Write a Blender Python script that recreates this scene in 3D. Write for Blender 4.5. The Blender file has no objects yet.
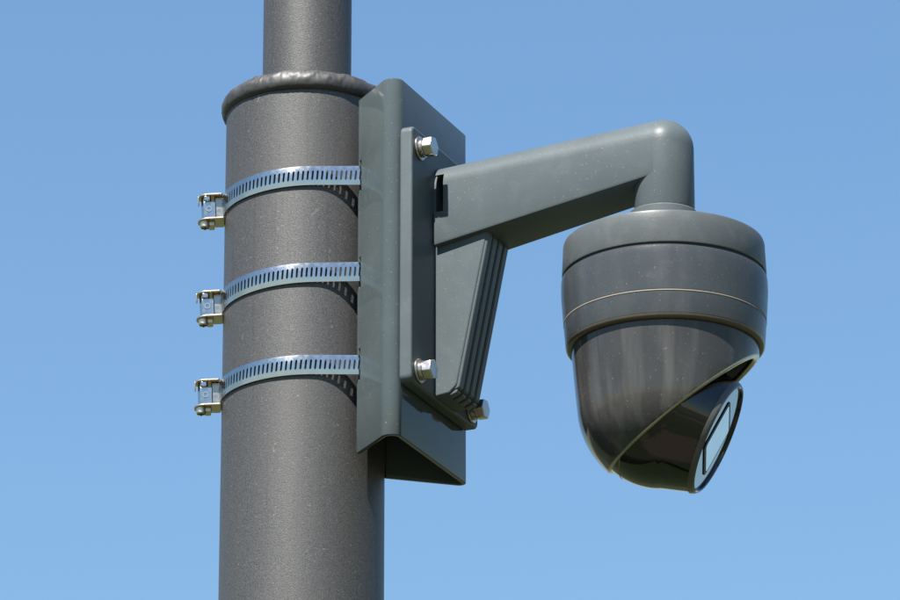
import bpy, bmesh, math, random
from mathutils import Vector, Matrix, noise

S = bpy.context.scene
C = S.collection
random.seed(7)
R = math.radians
MM = 0.001
H = 3.40                     # height of the middle of the mount above the ground

# ------------------------------------------------------------------ camera
PITCH = R(20.5)
cam = bpy.data.cameras.new('camera'); cam.lens = 200; cam.sensor_width = 36
cam.clip_start = 0.05; cam.clip_end = 4000
co = bpy.data.objects.new('camera', cam); C.objects.link(co)
co.location = (0.1455, -5.0 * math.cos(PITCH), H - 5.0 * math.sin(PITCH))
co.rotation_euler = (math.pi / 2 + PITCH, 0, 0)
S.camera = co

# ------------------------------------------------------------------ sky and sun
SUN_AZ, SUN_EL = R(25), R(56)          # sun stands behind the camera, a little to its left
to_sun = Vector((-math.sin(SUN_AZ) * math.cos(SUN_EL), -math.cos(SUN_AZ) * math.cos(SUN_EL), math.sin(SUN_EL)))
W = bpy.data.worlds.new('World'); S.world = W; W.use_nodes = True
wn = W.node_tree; wn.nodes.clear()
sky = wn.nodes.new('ShaderNodeTexSky'); sky.sky_type = 'NISHITA'; sky.sun_disc = False
sky.sun_elevation = SUN_EL; sky.sun_rotation = math.atan2(to_sun.x, to_sun.y)
sky.altitude = 0; sky.air_density = 1.75; sky.dust_density = 0.0; sky.ozone_density = 10.0
bg = wn.nodes.new('ShaderNodeBackground'); bg.inputs['Strength'].default_value = 0.0505
wo = wn.nodes.new('ShaderNodeOutputWorld')
wn.links.new(sky.outputs['Color'], bg.inputs['Color']); wn.links.new(bg.outputs[0], wo.inputs[0])
sl = bpy.data.lights.new('sun', 'SUN'); sl.energy = 5.0; sl.angle = R(0.5); sl.color = (1.0, 0.955, 0.89)
so = bpy.data.objects.new('sun', sl); C.objects.link(so)
so.rotation_euler = to_sun.to_track_quat('Z', 'Y').to_euler()
so.location = (-2, -4, 8)
S.view_settings.view_transform = 'Standard'; S.view_settings.look = 'None'
S.view_settings.gamma = 1; S.view_settings.use_curve_mapping = False
S.view_settings.exposure = 1.55
S.render.engine = 'CYCLES'
S.cycles.max_bounces = 8

# ------------------------------------------------------------------ materials
class NT:
    def __init__(s, name):
        s.m = bpy.data.materials.new(name); s.m.use_nodes = True
        s.t = s.m.node_tree; s.b = s.t.nodes['Principled BSDF']
        s.tc = s.t.nodes.new('ShaderNodeTexCoord')
    def n(s, kind, **kw):
        o = s.t.nodes.new(kind)
        for k, v in kw.items(): setattr(o, k, v)
        return o
    def l(s, a, b): s.t.links.new(a, b)
    def map(s, scale):
        m = s.n('ShaderNodeMapping'); m.inputs['Scale'].default_value = scale
        s.l(s.tc.outputs['Object'], m.inputs['Vector']); return m.outputs[0]
    def noise(s, scale, detail=2, vec=None, rough=0.5):
        o = s.n('ShaderNodeTexNoise'); o.inputs['Scale'].default_value = scale
        o.inputs['Detail'].default_value = detail; o.inputs['Roughness'].default_value = rough
        s.l(vec if vec else s.tc.outputs['Object'], o.inputs['Vector']); return o.outputs['Fac']
    def ramp(s, fac, a, b, ca=(0, 0, 0, 1), cb=(1, 1, 1, 1)):
        o = s.n('ShaderNodeValToRGB'); e = o.color_ramp.elements
        e[0].position = a; e[0].color = ca; e[1].position = b; e[1].color = cb
        s.l(fac, o.inputs[0]); return o.outputs[0]
    def math(s, op, a, b=None):
        o = s.n('ShaderNodeMath', operation=op)
        for i, v in enumerate((a, b)):
            if v is None: continue
            if isinstance(v, (int, float)): o.inputs[i].default_value = v
            else: s.l(v, o.inputs[i])
        return o.outputs[0]
    def mix(s, fac, a, b):
        o = s.n('ShaderNodeMix', data_type='RGBA')
        if isinstance(fac, (int, float)): o.inputs[0].default_value = fac
        else: s.l(fac, o.inputs[0])
        for i, v in ((6, a), (7, b)):
            if isinstance(v, tuple): o.inputs[i].default_value = v if len(v) == 4 else (*v, 1)
            else: s.l(v, o.inputs[i])
        return o.outputs[2]
    def specks(s, scale, size, keep, vec=None):
        """tiny scattered dust specks: 1 inside a speck"""
        v = s.n('ShaderNodeTexVoronoi'); v.inputs['Scale'].default_value = scale
        wob = s.n('ShaderNodeTexNoise'); wob.inputs['Scale'].default_value = scale * 2.6
        s.l(s.tc.outputs['Object'], wob.inputs['Vector'])
        mv = s.n('ShaderNodeMix', data_type='VECTOR'); mv.inputs[0].default_value = 1.1 / scale
        s.l(vec if vec else s.tc.outputs['Object'], mv.inputs[4]); s.l(wob.outputs['Color'], mv.inputs[5])
        s.l(mv.outputs[1], v.inputs['Vector'])
        near = s.math('LESS_THAN', v.outputs['Distance'], size)
        sep = s.n('ShaderNodeSeparateColor'); s.l(v.outputs['Color'], sep.inputs[0])
        pick = s.math('GREATER_THAN', sep.outputs[0], keep)
        amt = s.math('MULTIPLY', near, pick)
        return s.math('MULTIPLY', amt, sep.outputs[1])
    def bump(s, h, strength, dist):
        o = s.n('ShaderNodeBump'); o.inputs['Strength'].default_value = strength
        o.inputs['Distance'].default_value = dist; s.l(h, o.inputs['Height'])
        s.l(o.outputs[0], s.b.inputs['Normal']); return o

DUST = (0.20, 0.18, 0.15)

def pole_paint():
    s = NT('textured grey pole paint')
    g = s.noise(950, 3, None, 0.7); g2 = s.noise(1500, 1); big = s.noise(9, 4)
    base = s.mix(s.ramp(g, 0.38, 0.63), (0.027, 0.0268, 0.0272), (0.078, 0.077, 0.076))
    base = s.mix(s.math('MULTIPLY', s.ramp(big, 0.4, 0.7), 0.5), base, (0.056, 0.054, 0.052))
    run = s.noise(1, 4, s.map((70, 70, 3)))
    base = s.mix(s.math('MULTIPLY', s.ramp(run, 0.55, 0.8), 0.22), base, (0.078, 0.072, 0.065))
    drip = s.noise(1, 5, s.map((160, 160, 5)), 0.65)
    base = s.mix(s.math('MULTIPLY', s.ramp(drip, 0.56, 0.72), 0.45), base, (0.030, 0.028, 0.027))
    chip = s.specks(38, 0.10, 0.55)
    base = s.mix(s.math('MULTIPLY', chip, 0.8), base, (0.12, 0.11, 0.10))
    sp = s.math('MAXIMUM', s.specks(230, 0.2, 0.70), s.specks(460, 0.26, 0.80))
    base = s.mix(s.math('MULTIPLY', sp, 0.45), base, DUST)
    s.l(base, s.b.inputs['Base Color'])
    s.b.inputs['Metallic'].default_value = 0.25
    s.l(s.math('ADD', s.math('MULTIPLY', g2, 0.25), 0.36), s.b.inputs['Roughness'])
    s.bump(g, 0.26, 0.001)
    return s.m

def coat(name, col, rough, dust=0.5, scuff=0.3, streak=0.0, peel=0.12, spec=0.5, clear=0.0):
    s = NT(name); col = tuple(c_ * 0.84 for c_ in col)
    big = s.noise(14, 5); med = s.noise(55, 3)
    d = tuple(c * 0.93 for c in col); l = tuple(c * 1.07 + 0.001 for c in col)
    base = s.mix(s.ramp(big, 0.35, 0.7), d, l)
    if streak:
        st = s.noise(1, 4, s.map((60, 60, 2.2)))
        base = s.mix(s.math('MULTIPLY', s.ramp(st, 0.48, 0.72), streak), base, (0.080, 0.077, 0.073))
    film = s.math('MULTIPLY', s.ramp(med, 0.52, 0.8), scuff)
    base = s.mix(film, base, tuple(c * 1.45 + 0.02 for c in col))
    sp = s.math('MAXIMUM', s.specks(200, 0.13, 0.72), s.specks(420, 0.19, 0.78))
    base = s.mix(s.math('MULTIPLY', sp, dust), base, DUST)
    s.l(base, s.b.inputs['Base Color'])
    r = s.math('ADD', s.math('MULTIPLY', film, 0.5), rough)
    r = s.math('ADD', r, s.math('MULTIPLY', sp, 0.3))
    s.l(r, s.b.inputs['Roughness'])
    s.b.inputs['Specular IOR Level'].default_value = spec
    if clear:
        s.b.inputs['Coat Weight'].default_value = clear; s.b.inputs['Coat Roughness'].default_value = 0.08
    s.bump(s.noise(420, 2), peel, 0.0006)
    return s.m

def metal(name, col, rough, wear=0.3):
    s = NT(name)
    n = s.noise(260, 3); b = s.noise(40, 3)
    s.l(s.mix(s.math('MULTIPLY', s.ramp(b, 0.4, 0.75), wear), col, tuple(c * 0.55 for c in col)), s.b.inputs['Base Color'])
    s.b.inputs['Metallic'].default_value = 1
    s.l(s.math('ADD', s.math('MULTIPLY', n, 0.2), rough), s.b.inputs['Roughness'])
    s.bump(n, 0.15, 0.0004)
    return s.m

def plain(name, col, rough, metallic=0.0, spec=0.5):
    s = NT(name); n = s.noise(120, 2)
    s.l(s.mix(n, tuple(c * 0.85 for c in col), tuple(min(1, c * 1.15) for c in col)), s.b.inputs['Base Color'])
    s.b.inputs['Roughness'].default_value = rough; s.b.inputs['Metallic'].default_value = metallic
    s.b.inputs['Specular IOR Level'].default_value = spec
    return s.m

def ground_mat():
    s = NT('grass and bare earth')
    a = s.noise(0.2, 3); b = s.noise(9, 5)
    g = s.mix(b, (0.015, 0.027, 0.006), (0.032, 0.045, 0.012))
    s.l(s.mix(s.ramp(a, 0.55, 0.60), g, (0.085, 0.062, 0.045)), s.b.inputs['Base Color'])
    s.b.inputs['Roughness'].default_value = 0.95
    s.bump(b, 0.6, 0.05)
    return s.m

M_POLE = pole_paint()
M_BEAD = coat('smooth painted weld', (0.035, 0.034, 0.034), 0.5, 0.5, 0.3, peel=0.1)
M_BRACKET = coat('slate grey bracket coat', (0.061, 0.077, 0.080), 0.07, 0.6, 0.10, peel=0.02, spec=0.24)
M_ARM = coat('slate grey arm coat', (0.077, 0.095, 0.101), 0.42, 0.75, 0.12, spec=0.18)
M_CAP = coat('grey green cap coat', (0.083, 0.095, 0.099), 0.38, 0.4, 0.25, 0.15, spec=0.18)
M_TRIM = metal('polished dark trim', (0.40, 0.37, 0.32), 0.2, 0.3)
M_BODY = coat('dark grey housing coat', (0.046, 0.053, 0.058), 0.26, 0.55, 0.25, 0.25, spec=0.3)
M_SHROUD = coat('glossy dark grey shroud', (0.040, 0.0395, 0.039), 0.12, 0.5, 0.18, 0.7, 0.03, spec=0.3)
M_BALL = coat('glossy black lens housing', (0.009, 0.0085, 0.008), 0.06, 0.05, 0.03, 0.0, 0.01, 0.6)
M_STEEL = metal('stainless steel', (0.50, 0.49, 0.47), 0.12, 0.5)
M_BOLT = metal('bright bolt steel', (0.56, 0.52, 0.46), 0.18, 0.6)
M_ZINC = metal('yellowish zinc plate', (0.62, 0.54, 0.40), 0.26)
M_BEZEL = coat('satin grey bezel', (0.07, 0.07, 0.068), 0.3, 0.2, 0.1)
M_SEAM = plain('pale dusty seam', (0.20, 0.175, 0.145), 0.7)
M_GAP = plain('black rubber gap', (0.008, 0.008, 0.009), 0.6)
M_LIP_REFLECT = plain('lip with painted ground reflection', (0.06, 0.047, 0.034), 0.3)  # brown of the ground mirrored in the lip, painted into its colour
M_FACE = plain('face glass with painted sky tint', (0.085, 0.14, 0.21), 0.06, 0.85, 0.45)  # blue tint paints the sky reflection into the glass colour
M_WINDOW = plain('window glass with painted sky tint', (0.36, 0.43, 0.51), 0.05, 0.9)  # paler blue paints the pane's brighter sky reflection into its colour
M_INNER = plain('bright inner wall', (0.82, 0.82, 0.79), 0.25, 0.0)

# ------------------------------------------------------------------ mesh helpers (millimetres in, metres out)
def finish(name, bm, mat, parent=None, smooth=40, bevel=0, seg=2):
    bmesh.ops.remove_doubles(bm, verts=bm.verts, dist=1e-4)
    bmesh.ops.recalc_face_normals(bm, faces=bm.faces)
    bmesh.ops.scale(bm, vec=(MM, MM, MM), verts=bm.verts)
    me = bpy.data.meshes.new(name); bm.to_mesh(me); bm.free()
    me.materials.append(mat)
    for p in me.polygons: p.use_smooth = True
    me.set_sharp_from_angle(angle=R(smooth))
    o = bpy.data.objects.new(name, me); C.objects.link(o)
    if parent: o.parent = parent
    if bevel:
        b = o.modifiers.new('bevel', 'BEVEL'); b.width = bevel * MM; b.segments = seg
        b.limit_method = 'ANGLE'; b.angle_limit = R(35); b.harden_normals = False
    return o

def lathe(prof, seg=96, closed=False):
    """prof = [(r, z)]; spins round local z"""
    bm = bmesh.new(); rings = []
    for r, z in prof:
        if r < 1e-6: rings.append([bm.verts.new((0, 0, z))] * seg)
        else: rings.append([bm.verts.new((r * math.cos(2 * math.pi * i / seg), r * math.sin(2 * math.pi * i / seg), z)) for i in range(seg)])
    m = len(rings)
    for k in range(m if closed else m - 1):
        a, b = rings[k], rings[(k + 1) % m]
        for i in range(seg):
            vs = [a[i], a[(i + 1) % seg], b[(i + 1) % seg], b[i]]
            u = []
            for v in vs:
                if v not in u: u.append(v)
            if len(u) > 2: bm.faces.new(u)
    return bm

def box(bm, x0, x1, y0, y1, z0, z1):
    v = [bm.verts.new(p) for p in ((x0,y0,z0),(x1,y0,z0),(x1,y1,z0),(x0,y1,z0),(x0,y0,z1),(x1,y0,z1),(x1,y1,z1),(x0,y1,z1))]
    for f in ((0,1,2,3),(4,5,6,7),(0,1,5,4),(1,2,6,5),(2,3,7,6),(3,0,4,7)): bm.faces.new([v[i] for i in f])
    return v

def prism(pts, h0, h1, axis='z'):
    """closed polygon extruded; axis says along which axis"""
    def P(a, b, h): return {'z': (a, b, h), 'x': (h, a, b), 'y': (a, h, b)}[axis]
    bm = bmesh.new()
    A = [bm.verts.new(P(a, b, h0)) for a, b in pts]; B = [bm.verts.new(P(a, b, h1)) for a, b in pts]
    n = len(pts)
    for i in range(n): bm.faces.new((A[i], A[(i+1) % n], B[(i+1) % n], B[i]))
    bm.faces.new(A); bm.faces.new(B)
    return bm

def round_poly(pts, rads, seg=6):
    out = []; n = len(pts)
    for i in range(n):
        p = Vector(pts[i]); r = rads[i] if isinstance(rads, (list, tuple)) else rads
        if r <= 0: out.append(tuple(p)); continue
        a = (Vector(pts[i-1]) - p).normalized(); b = (Vector(pts[(i+1) % n]) - p).normalized()
        ang = a.angle(b); d = r / math.tan(ang / 2)
        c = p + (a + b).normalized() * (r / math.sin(ang / 2))
        s, e = p + a * d - c, p + b * d - c
        tot = s.angle_signed(e)
        for k in range(seg + 1):
            w = -tot * k / seg
            out.append((c.x + s.x * math.cos(w) - s.y * math.sin(w), c.y + s.x * math.sin(w) + s.y * math.cos(w)))
    return out

def empty(name, loc, rz=0, rot=None):
    o = bpy.data.objects.new(name, None); C.objects.link(o)
    o.location = loc; o.rotation_euler = rot if rot else (0, 0, rz); o.empty_display_size = 0.05
    return o

def tag(o, label, cat, group=None, kind=None):
    if label: o['label'] = label
    if cat: o['category'] = cat
    if group: o['group'] = group
    if kind: o['kind'] = kind
    return o

def apply_mods(o):
    dg = bpy.context.evaluated_depsgraph_get()
    me = bpy.data.meshes.new_from_object(o.evaluated_get(dg)); o.modifiers.clear(); o.data = me
def bake_sharp(o, deg):
    bpy.context.view_layer.update(); apply_mods(o)
    for p_ in o.data.polygons: p_.use_smooth = True
    o.data.set_sharp_from_angle(angle=R(deg))

# ------------------------------------------------------------------ ground
bm = bmesh.new()
L = 1500000
f = bm.faces.new([bm.verts.new(p) for p in ((-L,-L,0),(L,-L,0),(L,L,0),(-L,L,0))])
g = finish('ground', bm, ground_mat()); g['kind'] = 'structure'

AZ = R(23.5)                              # the arm points right and a little towards the camera
NV = Vector((math.cos(AZ), -math.sin(AZ), 0)); TV = Vector((math.sin(AZ), math.cos(AZ), 0))
def at(n, t, z): return (NV * n + TV * t) * MM + Vector((0, 0, H + z * MM))

# ------------------------------------------------------------------ pole
pole = tag(empty('steel_pole', (0, 0, 0)), 'dark grey round steel pole that steps to a thinner tube above', 'pole')
PR, UR, ZT = 81.0, 45.0, 200.0
HZ = H * 1000
finish('lower_tube', lathe([(PR, 0.5), (PR, 1200), (PR, 2400), (PR, HZ + ZT - 2), (PR - 6, HZ + ZT + 4)], 160), M_POLE, pole)
finish('upper_tube', lathe([(UR, HZ + ZT - 10), (UR, HZ + ZT + 900), (UR, HZ + 2200), (UR - 3, HZ + 2206), (0, HZ + 2206)], 128), M_POLE, pole)
# lumpy weld bead that rolls over the shoulder
bm = bmesh.new(); SEG, K = 560, 36; rows = []
for i in range(SEG):
    th = 2 * math.pi * i / SEG; row = []
    for k in range(K):
        ph = 2 * math.pi * k / K
        q = Vector((math.cos(th) * 3.0, math.sin(th) * 3.0, ph * 0.0))
        lump = noise.noise(q * 0.9) * 1.1
        up = max(0.0, math.sin(ph) * 0.6 + math.cos(ph) * 0.5)
        wq = Vector((math.cos(th) * 5, math.sin(th) * 5, ph * 0.5))
        u = th * 17 / (2 * math.pi) - ph * 0.6 + noise.noise(wq) * 1.1
        saw = u - math.floor(u)
        amp = 0.35 + 0.65 * max(0.0, noise.noise(Vector((math.cos(th) * 4, math.sin(th) * 4, 7.0))) + 0.5)
        fold = (saw ** 2.2 * min(1.0, (1 - saw) * 9)) * 1.9 * up * amp - 0.4 * up
        fine = noise.noise(Vector((math.cos(th) * 26, math.sin(th) * 26, ph * 1.5))) * 0.28
        r = 11.8 + lump + fold + fine
        rr = 74.0 + r * math.cos(ph) * 1.06; zz = 204 + lump * 0.5 + r * math.sin(ph) * 1.12
        if math.sin(ph) < -0.55: zz += (-0.55 - math.sin(ph)) * 6
        row.append(bm.verts.new((rr * math.cos(th), rr * math.sin(th), HZ + zz)))
    rows.append(row)
for i in range(SEG):
    for k in range(K):
        bm.faces.new((rows[i][k], rows[(i+1) % SEG][k], rows[(i+1) % SEG][(k+1) % K], rows[i][(k+1) % K]))
finish('weld_bead', bm, M_BEAD, pole, 70)
finish('shoulder_cap', lathe([(UR - 2, HZ + 208), (60, HZ + 210), (74, HZ + 209)], 96), M_POLE, pole)

# ------------------------------------------------------------------ folded sheet bracket, slits for the clamps
BW, WH, BZ = 140.0, 96.5, 186.5
A = (77.8, -43.4)
outer = round_poly([A, (BW, -WH), (BW, WH), (71.6, 37.6)], [0, 11, 7, 0], 10)
pts = [Vector(p) for p in outer]
CL_Z = (100.4, -2.5, -98.7)               # clamp heights
SLIT_Z = [z + 4.2 for z in CL_Z]
def split(p, q, ds):
    d = (q - p).normalized(); return [p + d * x for x in ds]
dA = (pts[1] - pts[0]).normalized(); dD = (pts[-2] - pts[-1]).normalized()
line = [pts[0]] + [pts[0] + dA * x for x in (3.8, 7.4)] + pts[1:-1] + [pts[-1] + dD * x for x in (7.4, 3.8)] + [pts[-1]]
zs = [-BZ]
for z in sorted(SLIT_Z): zs += [z - 17, z + 15]
zs.append(BZ)
bm = bmesh.new()
grid = [[bm.verts.new((p.x, p.y, z)) for z in zs] for p in line]
nl = len(line)
for i in range(nl - 1):
    for j in range(len(zs) - 1):
        if i == 1 and j in (1, 3, 5): continue
        bm.faces.new((grid[i][j], grid[i+1][j], grid[i+1][j+1], grid[i][j+1]))
bracket = finish('pole_bracket', bm, M_BRACKET, None, 50)
# make the outside face outwards so that the sheet thickens inwards
bracket.location = (0, 0, H); bracket.rotation_euler = (0, 0, -AZ)
me = bracket.data
c = me.polygons[len(me.polygons) // 2]
if c.normal.x < 0: me.flip_normals()
so_ = bracket.modifiers.new('sheet', 'SOLIDIFY'); so_.thickness = 4.5 * MM; so_.offset = -1
bv = bracket.modifiers.new('edge', 'BEVEL'); bv.width = 0.8 * MM; bv.segments = 2; bv.limit_method = 'ANGLE'; bv.angle_limit = R(50)
bake_sharp(bracket, 50)
tag(bracket, 'tall slate grey folded sheet bracket strapped against the pole', 'bracket')

# ------------------------------------------------------------------ worm drive clamps
def clamp_path():
    """closed centre line of the band in plan: round the pole, straight into the bracket and out again"""
    rad = PR + 2.0
    q1 = pts[0] + dA * 5.75; q2 = Vector((q1.x, -q1.y))
    def w(v): p = NV * v.x + TV * v.y; return Vector((p.x, p.y))
    Q1, Q2 = w(q1), w(q2)
    def tang(Q, sgn):
        a = math.atan2(Q.y, Q.x); return a + sgn * math.acos(rad / Q.length)
    a1, a2 = tang(Q1, -1), tang(Q2, 1)
    if a1 < a2: a1 += 2 * math.pi
    # from a2 counter-clockwise through the back of the pole to a1
    P_ = []
    N = 150
    for i in range(N + 1):
        a = a2 + (a1 - a2) * i / N; P_.append(Vector((rad * math.cos(a), rad * math.sin(a))))
    P_ += [P_[-1].lerp(Q1, k / 12) for k in range(1, 13)]
    P_ += [Q1.lerp(Q2, k / 16) for k in range(1, 17)]
    s0 = P_[0]; P_ += [Q2.lerp(s0, k / 12) for k in range(1, 12)]
    return P_
PATH = clamp_path()
cum = [0.0]
for i in range(len(PATH)): cum.append(cum[-1] + (PATH[(i+1) % len(PATH)] - PATH[i]).length)
TOTAL = cum[-1]
def along(s):
    s %= TOTAL
    lo, hi = 0, len(cum) - 1
    while hi - lo > 1:
        m = (lo + hi) // 2
        if cum[m] <= s: lo = m
        else: hi = m
    p, q = PATH[lo], PATH[(lo+1) % len(PATH)]
    return p.lerp(q, (s - cum[lo]) / (cum[lo+1] - cum[lo]))
def band_mesh():
    bm = bmesh.new(); n = round(TOTAL / 4.75); pitch = TOTAL / n
    HB, HS, LEAN = 10.0, 5.0, 0.8
    zz = (-HB, -HB + 1.0, -HS, -HS + 1.2, HS - 1.2, HS, HB - 1.0, HB)
    cols = []
    for i in range(n):
        for j, o in enumerate((0, 0.85, 1.45, 2.05)):   # slot between columns 1..3
            col = []
            for k, z in enumerate(zz):
                s = i * pitch + o * pitch / 2.9
                if abs(z) <= HS: s += LEAN * z / HS * 0.9
                if j in (1, 3) and abs(abs(z) - HS) < 0.01: s += (0.45 if j == 1 else -0.45)
                p = along(s); bulge = 0.75 * (1 - (z / HB) ** 2)
                d = p.normalized() * bulge
                col.append(bm.verts.new((p.x + d.x, p.y + d.y, z)))
            cols.append(col)
    m = len(cols)
    for i in range(m):
        for k in range(len(zz) - 1):
            slot = i % 4 in (1, 2) and k in (2, 3, 4)
            if slot: continue
            a, b = cols[i], cols[(i+1) % m]
            bm.faces.new((a[k], b[k], b[k+1], a[k+1]))
    return bm
def make_clamp():
    root = empty('hose_clamp', (0, 0, H))
    band = finish('band', band_mesh(), M_STEEL, root, 50)
    if Vector(band.data.polygons[0].normal).dot(band.data.polygons[0].center) < 0: band.data.flip_normals()
    sd = band.modifiers.new('sheet', 'SOLIDIFY'); sd.thickness = 0.55 * MM; sd.offset = 1
    bake_sharp(band, 40)
    # screw housing on the far left side of the pole
    def D(x0, x1, w, r):     # ear outline, x outwards to the left
        return round_poly([(x1, -w), (x1, w), (x0, w * 0.9), (x0, -w * 0.9)], [2, 2, r, r], 8)
    def turn(o, ang): o.rotation_euler = (0, 0, R(ang)); return o
    ANG = 4
    ear = finish('top_ear', prism(D(-108, -83, 12, 10.5), 11.2, 12.9), M_ZINC, root, 40, 0.5); turn(ear, ANG)
    lip = finish('ear_lip', prism(round_poly([(-5, 12.6), (5, 12.6), (3.5, 4.0), (-3.5, 4.0)], [1, 1, 2, 2], 5), -108.0, -106.8, 'x'), M_ZINC, ear, 40, 0.4)
    ear2 = finish('bottom_ear', prism(D(-109, -82, 13, 11), -15.0, -13.2), M_ZINC, root, 40, 0.5); turn(ear2, ANG)
    finish('folded_tab', prism(round_poly([(-92, -6), (-92, 8), (-98, 8), (-98, -6)], 1.0, 3), -19.5, -15.1), M_ZINC, ear2, 40, 0.4)
    bm = lathe([(0, -21.5), (4.2, -21.5), (5.0, -20.5), (5.0, -15.1), (0, -15.1)], 24)
    bmesh.ops.translate(bm, vec=(-102, -3, 0), verts=bm.verts)
    hd = finish('screw_head', bm, M_ZINC, root, 35); turn(hd, ANG)
    bm = bmesh.new(); box(bm, -106, -98, -3.8, -2.2, -21.9, -20.9); box(bm, -102.8, -101.2, -7, 1, -21.95, -20.95)
    finish('screw_slot', bm, M_GAP, hd)
    bm = lathe([(0, -13.1), (5.2, -13.1), (5.2, 11.1), (0, 11.1)], 24)
    bmesh.ops.translate(bm, vec=(-99.5, 1, 0), verts=bm.verts)
    turn(finish('screw', bm, M_STEEL, root, 35), ANG)
    bm = bmesh.new(); box(bm, -102.6, -91.0, -7.2, -5.8, -12.9, 5.6)
    pl = finish('housing_plate', bm, M_STEEL, root, 40, 0.4); turn(pl, ANG)
    bm = bmesh.new(); box(bm, -102.0, -96.0, -10.0, -5.6, 5.8, 11.0)
    turn(finish('band_tongue', bm, M_STEEL, root, 40, 0.8), ANG)
    bm = lathe([(1.9, -0.5), (2.9, -0.5), (2.9, 0.6), (1.9, 0.6)], 20, True)
    bmesh.ops.rotate(bm, cent=(0,0,0), matrix=Matrix.Rotation(R(90), 3, 'X'), verts=bm.verts)
    bmesh.ops.translate(bm, vec=(-97.6, -7.4, -2.6), verts=bm.verts)
    finish('rivet', bm, M_BOLT, pl)
    bm = bmesh.new(); box(bm, -91.5, -82.2, -5, 10, -13.0, 11.0)
    turn(finish('saddle', bm, M_TRIM, root, 40, 1.2), ANG)
    return root
def copy_tree(o, parent=None):
    c_ = o.copy(); C.objects.link(c_); c_.parent = parent
    for ch in list(o.children): copy_tree(ch, c_)
    return c_
clamp = make_clamp()
CLAB = ('topmost perforated steel hose clamp, just below the weld bead on the pole',
        'middle perforated steel hose clamp of the three round the pole',
        'lowest perforated steel hose clamp round the pole, level with the lower bolts')
for i in range(3):
    o = clamp if i == 0 else copy_tree(clamp)
    o.location = (0, 0, H + CL_Z[i] * MM)
    o.rotation_euler = (0, R(-3.4 + (0.1, -0.6, 0.9)[i]), 0)
    tag(o, CLAB[i], 'hose clamp', 'hose clamps round the pole')

# ------------------------------------------------------------------ cast wall arm
arm = tag(empty('support_arm', at(BW, 0, 0), -AZ), 'slate grey cast arm bolted to the bracket and bending down to hold the camera', 'support arm')
PF = 13.5                                                  # plate thickness, local x = outwards
pp = round_poly([(-82, -134), (82, -134), (82, 134), (-82, 134)], 8, 6)
plate = finish('mounting_plate', prism(pp, 0.3, PF, 'x'), M_ARM, arm, 40, 2.2, 3)
def arm_mesh():
    X0, X1 = 16.0, 246.5
    def hw(x): return 33.0 - (33.0 - 29.5) * max(0, min(1, (x - X0) / (X1 - X0)))
    def zt(x): return 111.0 + 17.5 * (x - X0) / (X1 - X0)
    def zb(x): return 23.0 + 40.0 * (x - X0) / (X1 - X0)
    def sect(x, low=None):
        RT = 24.0 + 5.2 * max(0, min(1, (x - X0) / (X1 - X0))); h, t_, b_ = hw(x), zt(x), zb(x) if low is None else low
        half = [(h - 3.0, b_), (h - 0.8, b_ + 0.8), (h, b_ + 3.0)]
        for k in range(9):
            w = R(90) * k / 8; half.append((h - RT + RT * math.cos(w), t_ - RT + RT * math.sin(w)))
        return half
    bm = bmesh.new(); loops = []
    N = 14
    for i in range(N + 1):
        x = X0 + (X1 - X0) * i / N; hf = sect(x)
        loop = [(x, y, z) for y, z in hf] + [(x, -y, z) for y, z in reversed(hf)]
        loops.append([bm.verts.new(p) for p in loop])
    n = len(loops[0])
    for i in range(N):
        for k in range(n):
            bm.faces.new((loops[i][k], loops[i+1][k], loops[i+1][(k+1) % n], loops[i][(k+1) % n]))
    bm.faces.new(loops[0])
    # rounded end: spin the half section about the drop axis
    LOW = 31.0
    hf = sect(X1, LOW); prev = None; SEG = 40; first = None
    rings = []
    for j in range(SEG + 1):
        w = math.pi * j / SEG
        rings.append([bm.verts.new((X1 + y * math.sin(w), y * math.cos(w), z)) for y, z in hf])
    top = bm.verts.new((X1, 0, zt(X1))); bot = bm.verts.new((X1, 0, LOW))
    for j in range(SEG):
        a, b = rings[j], rings[j+1]
        for k in range(len(hf) - 1): bm.faces.new((a[k], b[k], b[k+1], a[k+1]))
        bm.faces.new((a[-1], b[-1], top)); bm.faces.new((a[0], b[0], bot))
    # back half of the drop tube under the arm
    prev = None
    hf2 = hf[:3] + [(29.5, 80.0)]
    rings = []
    for j in range(SEG + 1):
        w = math.pi * j / SEG
        rings.append([bm.verts.new((X1 - y * math.sin(w), y * math.cos(w), z)) for y, z in hf2])
    for j in range(SEG):
        a, b = rings[j], rings[j+1]
        for k in range(len(hf2) - 1): bm.faces.new((a[k], b[k], b[k+1], a[k+1]))
        bm.faces.new((a[0], b[0], bot))
    return bm
tube = finish('arm_tube', arm_mesh(), M_ARM, arm, 38)
bm = bmesh.new(); box(bm, 10, 25.5, -45, 0, 58, 98)
cut = finish('cut', bm, M_GAP, arm)
bo = tube.modifiers.new('slot', 'BOOLEAN'); bo.object = cut; bo.operation = 'DIFFERENCE'; bo.solver = 'EXACT'
apply_mods(tube); bpy.data.objects.remove(cut)
for p in tube.data.polygons: p.use_smooth = True
tube.data.set_sharp_from_angle(angle=R(38))
finish('root_boss', prism(round_poly([(-29, 30), (29, 30), (29, 106), (-29, 106)], [3, 3, 20, 20], 6), PF - 0.5, 16.2, 'x'), M_ARM, tube, 40)
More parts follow.
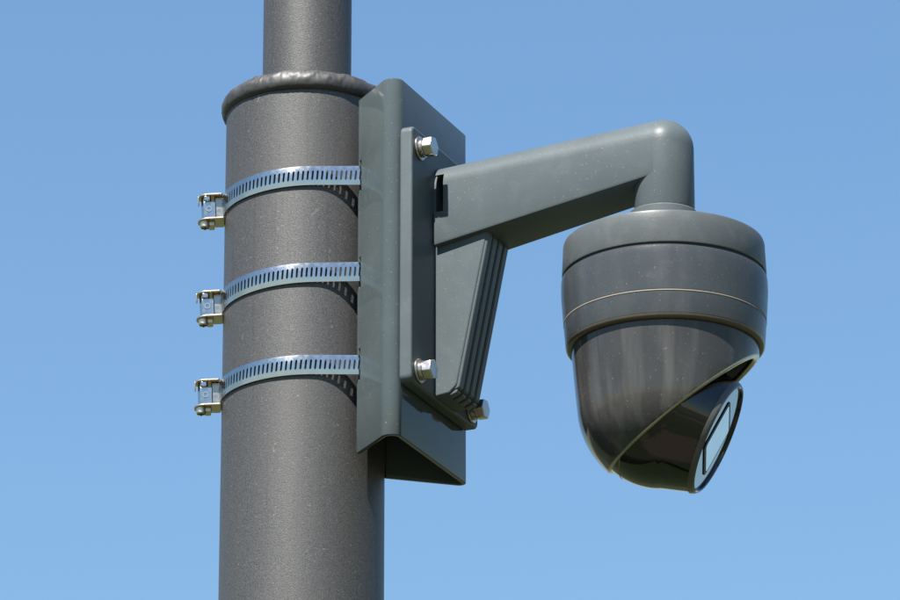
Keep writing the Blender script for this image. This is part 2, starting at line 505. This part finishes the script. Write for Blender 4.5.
# gusset under the arm with four front ribs
gp = round_poly([(PF - 0.5, 60), (71, 60), (68.5, 28), (37, -124), (29, -131), (PF - 0.5, -133)], [0, 0, 3, 9, 4, 0], 5)
gus = finish('gusset', prism(gp, -26, 26, 'y'), M_ARM, arm, 40, 2.0, 3)
for i in range(4):
    y = -19.8 + i * 13.2
    rp = [(60, 34), (70.5, 36), (71, 29), (39.5, -126.0), (32, -128.5)]
    finish('rib', prism(round_poly(rp, [0, 2, 2, 3, 0], 4), y - 4.9, y + 4.9, 'y'), M_ARM, gus, 40, 1.2, 2)
    finish('rib_foot', prism(round_poly([(25, -134.0), (30, -128.5), (38, -127), (36, -130.5)], 0.8, 2), y - 4.2, y + 4.2, 'y'), M_ARM, gus, 40, 0.6)
def bolt(y, z, spin):
    root = bpy.data.objects
    hexp = [(10.6 * math.cos(R(60 * k + spin)), 10.6 * math.sin(R(60 * k + spin))) for k in range(6)]
    h = finish('bolt', prism([(y + a, z + b) for a, b in hexp], PF + 6.4, PF + 16.5, 'x'), M_BOLT, arm, 30, 0.9)
    def ring(name, r, x0, x1, par):
        bm = lathe([(0, x0), (r - 0.5, x0), (r, x0 + 0.5), (r, x1 - 0.5), (r - 0.5, x1), (0, x1)], 32)
        bmesh.ops.rotate(bm, cent=(0,0,0), matrix=Matrix.Rotation(R(90), 3, 'Y'), verts=bm.verts)
        bmesh.ops.translate(bm, vec=(0, y, z), verts=bm.verts)
        finish(name, bm, M_BOLT, par, 35)
    ring('washer', 12.2, PF + 0.1, PF + 2.4, h); ring('spring_washer', 9.6, PF + 2.5, PF + 6.3, h)
for y, z, sp in ((-64, 114.5, 12), (-64, -118.5, 20), (64, -118.5, 5), (64, 114.5, 30)): bolt(y, z, sp)

# ------------------------------------------------------------------ dome camera
CX = 385.0
domecam = tag(empty('dome_camera', at(CX, 0, 30), 0), 'dark grey dome surveillance camera hanging under the arm with its lens turned down right', 'surveillance camera')
def zl(prof): return [(r, z - 30) for r, z in prof]
finish('neck', lathe(zl([(20, 30.8), (33.6, 30.8), (34.6, 29.5), (34.8, 12), (40, 9)]), 96), M_CAP, domecam, 30)
cap = finish('cap', lathe(zl([(34.8, 16), (42, 14), (70, 7), (88, 1.2), (95.0, -0.8), (97.2, -2.0), (97.9, -4.2), (98.2, -12), (99.2, -33.2), (98.7, -34.4), (94, -34.8)]), 144), M_CAP, domecam, 30)
finish('gap_ring', lathe(zl([(97.4, -34.2), (97.4, -39)]), 144), M_GAP, domecam)
body = finish('housing', lathe(zl([(94, -37.4), (98.6, -37.6), (99.5, -38.4), (99.9, -41), (100.0, -45), (100.1, -52), (99.7, -60), (99.1, -69), (98.2, -82.0), (97.2, -82.6)]), 144), M_BODY, domecam, 30)
# fix order of the first profile points: a clean lip
finish('seam_ring', lathe(zl([(97.0, -82.2), (98.2, -82.6), (98.2, -83.6), (97.0, -84.1)]), 144), M_SEAM, body)
low = finish('lower_ring', lathe(zl([(97.0, -83.8), (97.9, -84.4), (96.3, -104.5), (95.6, -107), (93.8, -108.8), (91.6, -109.2), (88, -107)]), 144), M_BODY, domecam, 30)
finish('lip', lathe(zl([(96.1, -106.0), (95.9, -107.7), (94.2, -109.8), (91.4, -110.4), (88.5, -109.0)]), 144), M_LIP_REFLECT, low, 60)

# oblique egg-shaped shroud: lathe cut by a slanted plane, with real wall thickness
CZ = -165.0 - 30
def shroud_prof(off):
    pr = [(91.6 - off, -100 - 30), (90.6 - off, -112 - 30), (88.0 - off, -145 - 30)]
    for k in range(0, 25):
        w = R(3 + 84.0 * k / 24); pr.append(((85.8 - off) * math.cos(w), CZ - (85.8 - off) * math.sin(w)))
    return pr
prof = shroud_prof(0) + [(0.0, CZ - 85.8)]
bm = lathe(prof, 144)
CUT_N = Vector((0.62, 0.11, -0.79)).normalized(); CUT_P = Vector((0, 0, CZ - 20))
geom = bm.verts[:] + bm.edges[:] + bm.faces[:]
bmesh.ops.bisect_plane(bm, geom=geom, plane_co=CUT_P, plane_no=CUT_N, clear_outer=True)
shroud = finish('shroud', bm, M_SHROUD, domecam, 60)
if shroud.data.polygons[5].normal.dot(Vector((shroud.data.polygons[5].center.x, shroud.data.polygons[5].center.y, 0))) < 0: shroud.data.flip_normals()
shroud.data.materials.append(M_INNER); shroud.data.materials.append(M_LIP_REFLECT)
sd = shroud.modifiers.new('wall', 'SOLIDIFY'); sd.thickness = 6 * MM; sd.offset = -1; sd.material_offset = 1; sd.material_offset_rim = 2
bv = shroud.modifiers.new('edge', 'BEVEL'); bv.width = 1.2 * MM; bv.segments = 3; bv.limit_method = 'ANGLE'; bv.angle_limit = R(50)

# rounded trim along the slanted edge
loop = [v.co * 1000 for v in shroud.data.vertices if abs((v.co * 1000 - CUT_P).dot(CUT_N)) < 0.02]
ex = CUT_N.cross(Vector((0, 1, 0))).normalized(); ey = CUT_N.cross(ex)
mid = sum(loop, Vector()) / len(loop)
loop.sort(key=lambda p: math.atan2((p - mid).dot(ey), (p - mid).dot(ex)))
bm = bmesh.new(); rings = []
for p in loop:
    out = (p - mid); out -= CUT_N * out.dot(CUT_N); out.normalize()
    c0 = p - out * 4.2 - CUT_N * 0.6
    rings.append([bm.verts.new(c0 + (out * math.cos(2 * math.pi * k / 12) * 4.25 + CUT_N * math.sin(2 * math.pi * k / 12) * 3.2)) for k in range(12)])
for i in range(len(rings)):
    a, b = rings[i], rings[(i + 1) % len(rings)]
    for k in range(12): bm.faces.new((a[k], a[(k + 1) % 12], b[(k + 1) % 12], b[k]))
finish('edge_trim', bm, M_TRIM, shroud, 70)

# lens housing: sphere that runs into a flat face, its axis turned down and right
FACE = Vector((0.885, -0.115, -0.44)).normalized()
ball_root = Vector((-6.0, 0, CZ - 10.0))
qrot = FACE.to_track_quat('Z', 'Y')
def place(o):
    o.location = ball_root * MM; o.rotation_mode = 'QUATERNION'; o.rotation_quaternion = qrot; return o
BR = 71.5
pr = []
for k in range(40):
    w = R(-90 + (90 + 25) * k / 39); pr.append((BR * math.cos(w) if k else 0.0, BR * math.sin(w)))
pr += [(56.2, 60.0), (55.2, 61.6), (53.6, 62.2), (52.6, 61.4), (52.2, 59.4)]
ball = place(finish('lens_housing', lathe(pr, 128), M_BALL, domecam, 32))
finish('bezel', lathe([(57.2, 56.4), (58.4, 56.8), (57.2, 59.8), (56.0, 61.4), (55.0, 62.0), (54.4, 61.6)], 128), M_BEZEL, ball, 50)
bm = lathe([(BR - 1.2, -9.5), (BR - 0.38, -9.6), (BR - 0.36, -8.9), (BR - 1.2, -8.8)], 128, True)
finish('seam', bm, M_SEAM, ball)
finish('front_glass', lathe([(0, 59.6), (52.4, 59.6)], 96), M_FACE, ball)
# rectangular window in its dark frame
def rr(hx, hy, r): return round_poly([(-hx, -hy), (hx, -hy), (hx, hy), (-hx, hy)], r, 6)
ROLL = R(-12)
def slab(name, hx, hy, r, z0, z1, mat, par, bev=0):
    o = finish(name, prism(rr(hx, hy, r), z0, z1), mat, par, 40, bev)
    o.rotation_euler = (0, 0, ROLL); return o
frame = slab('window_frame', 29, 29, 6, 59.7, 60.6, M_GAP, ball, 0.3)
slab('window_pane', 25.2, 25.2, 4, 60.7, 60.9, M_WINDOW, ball)
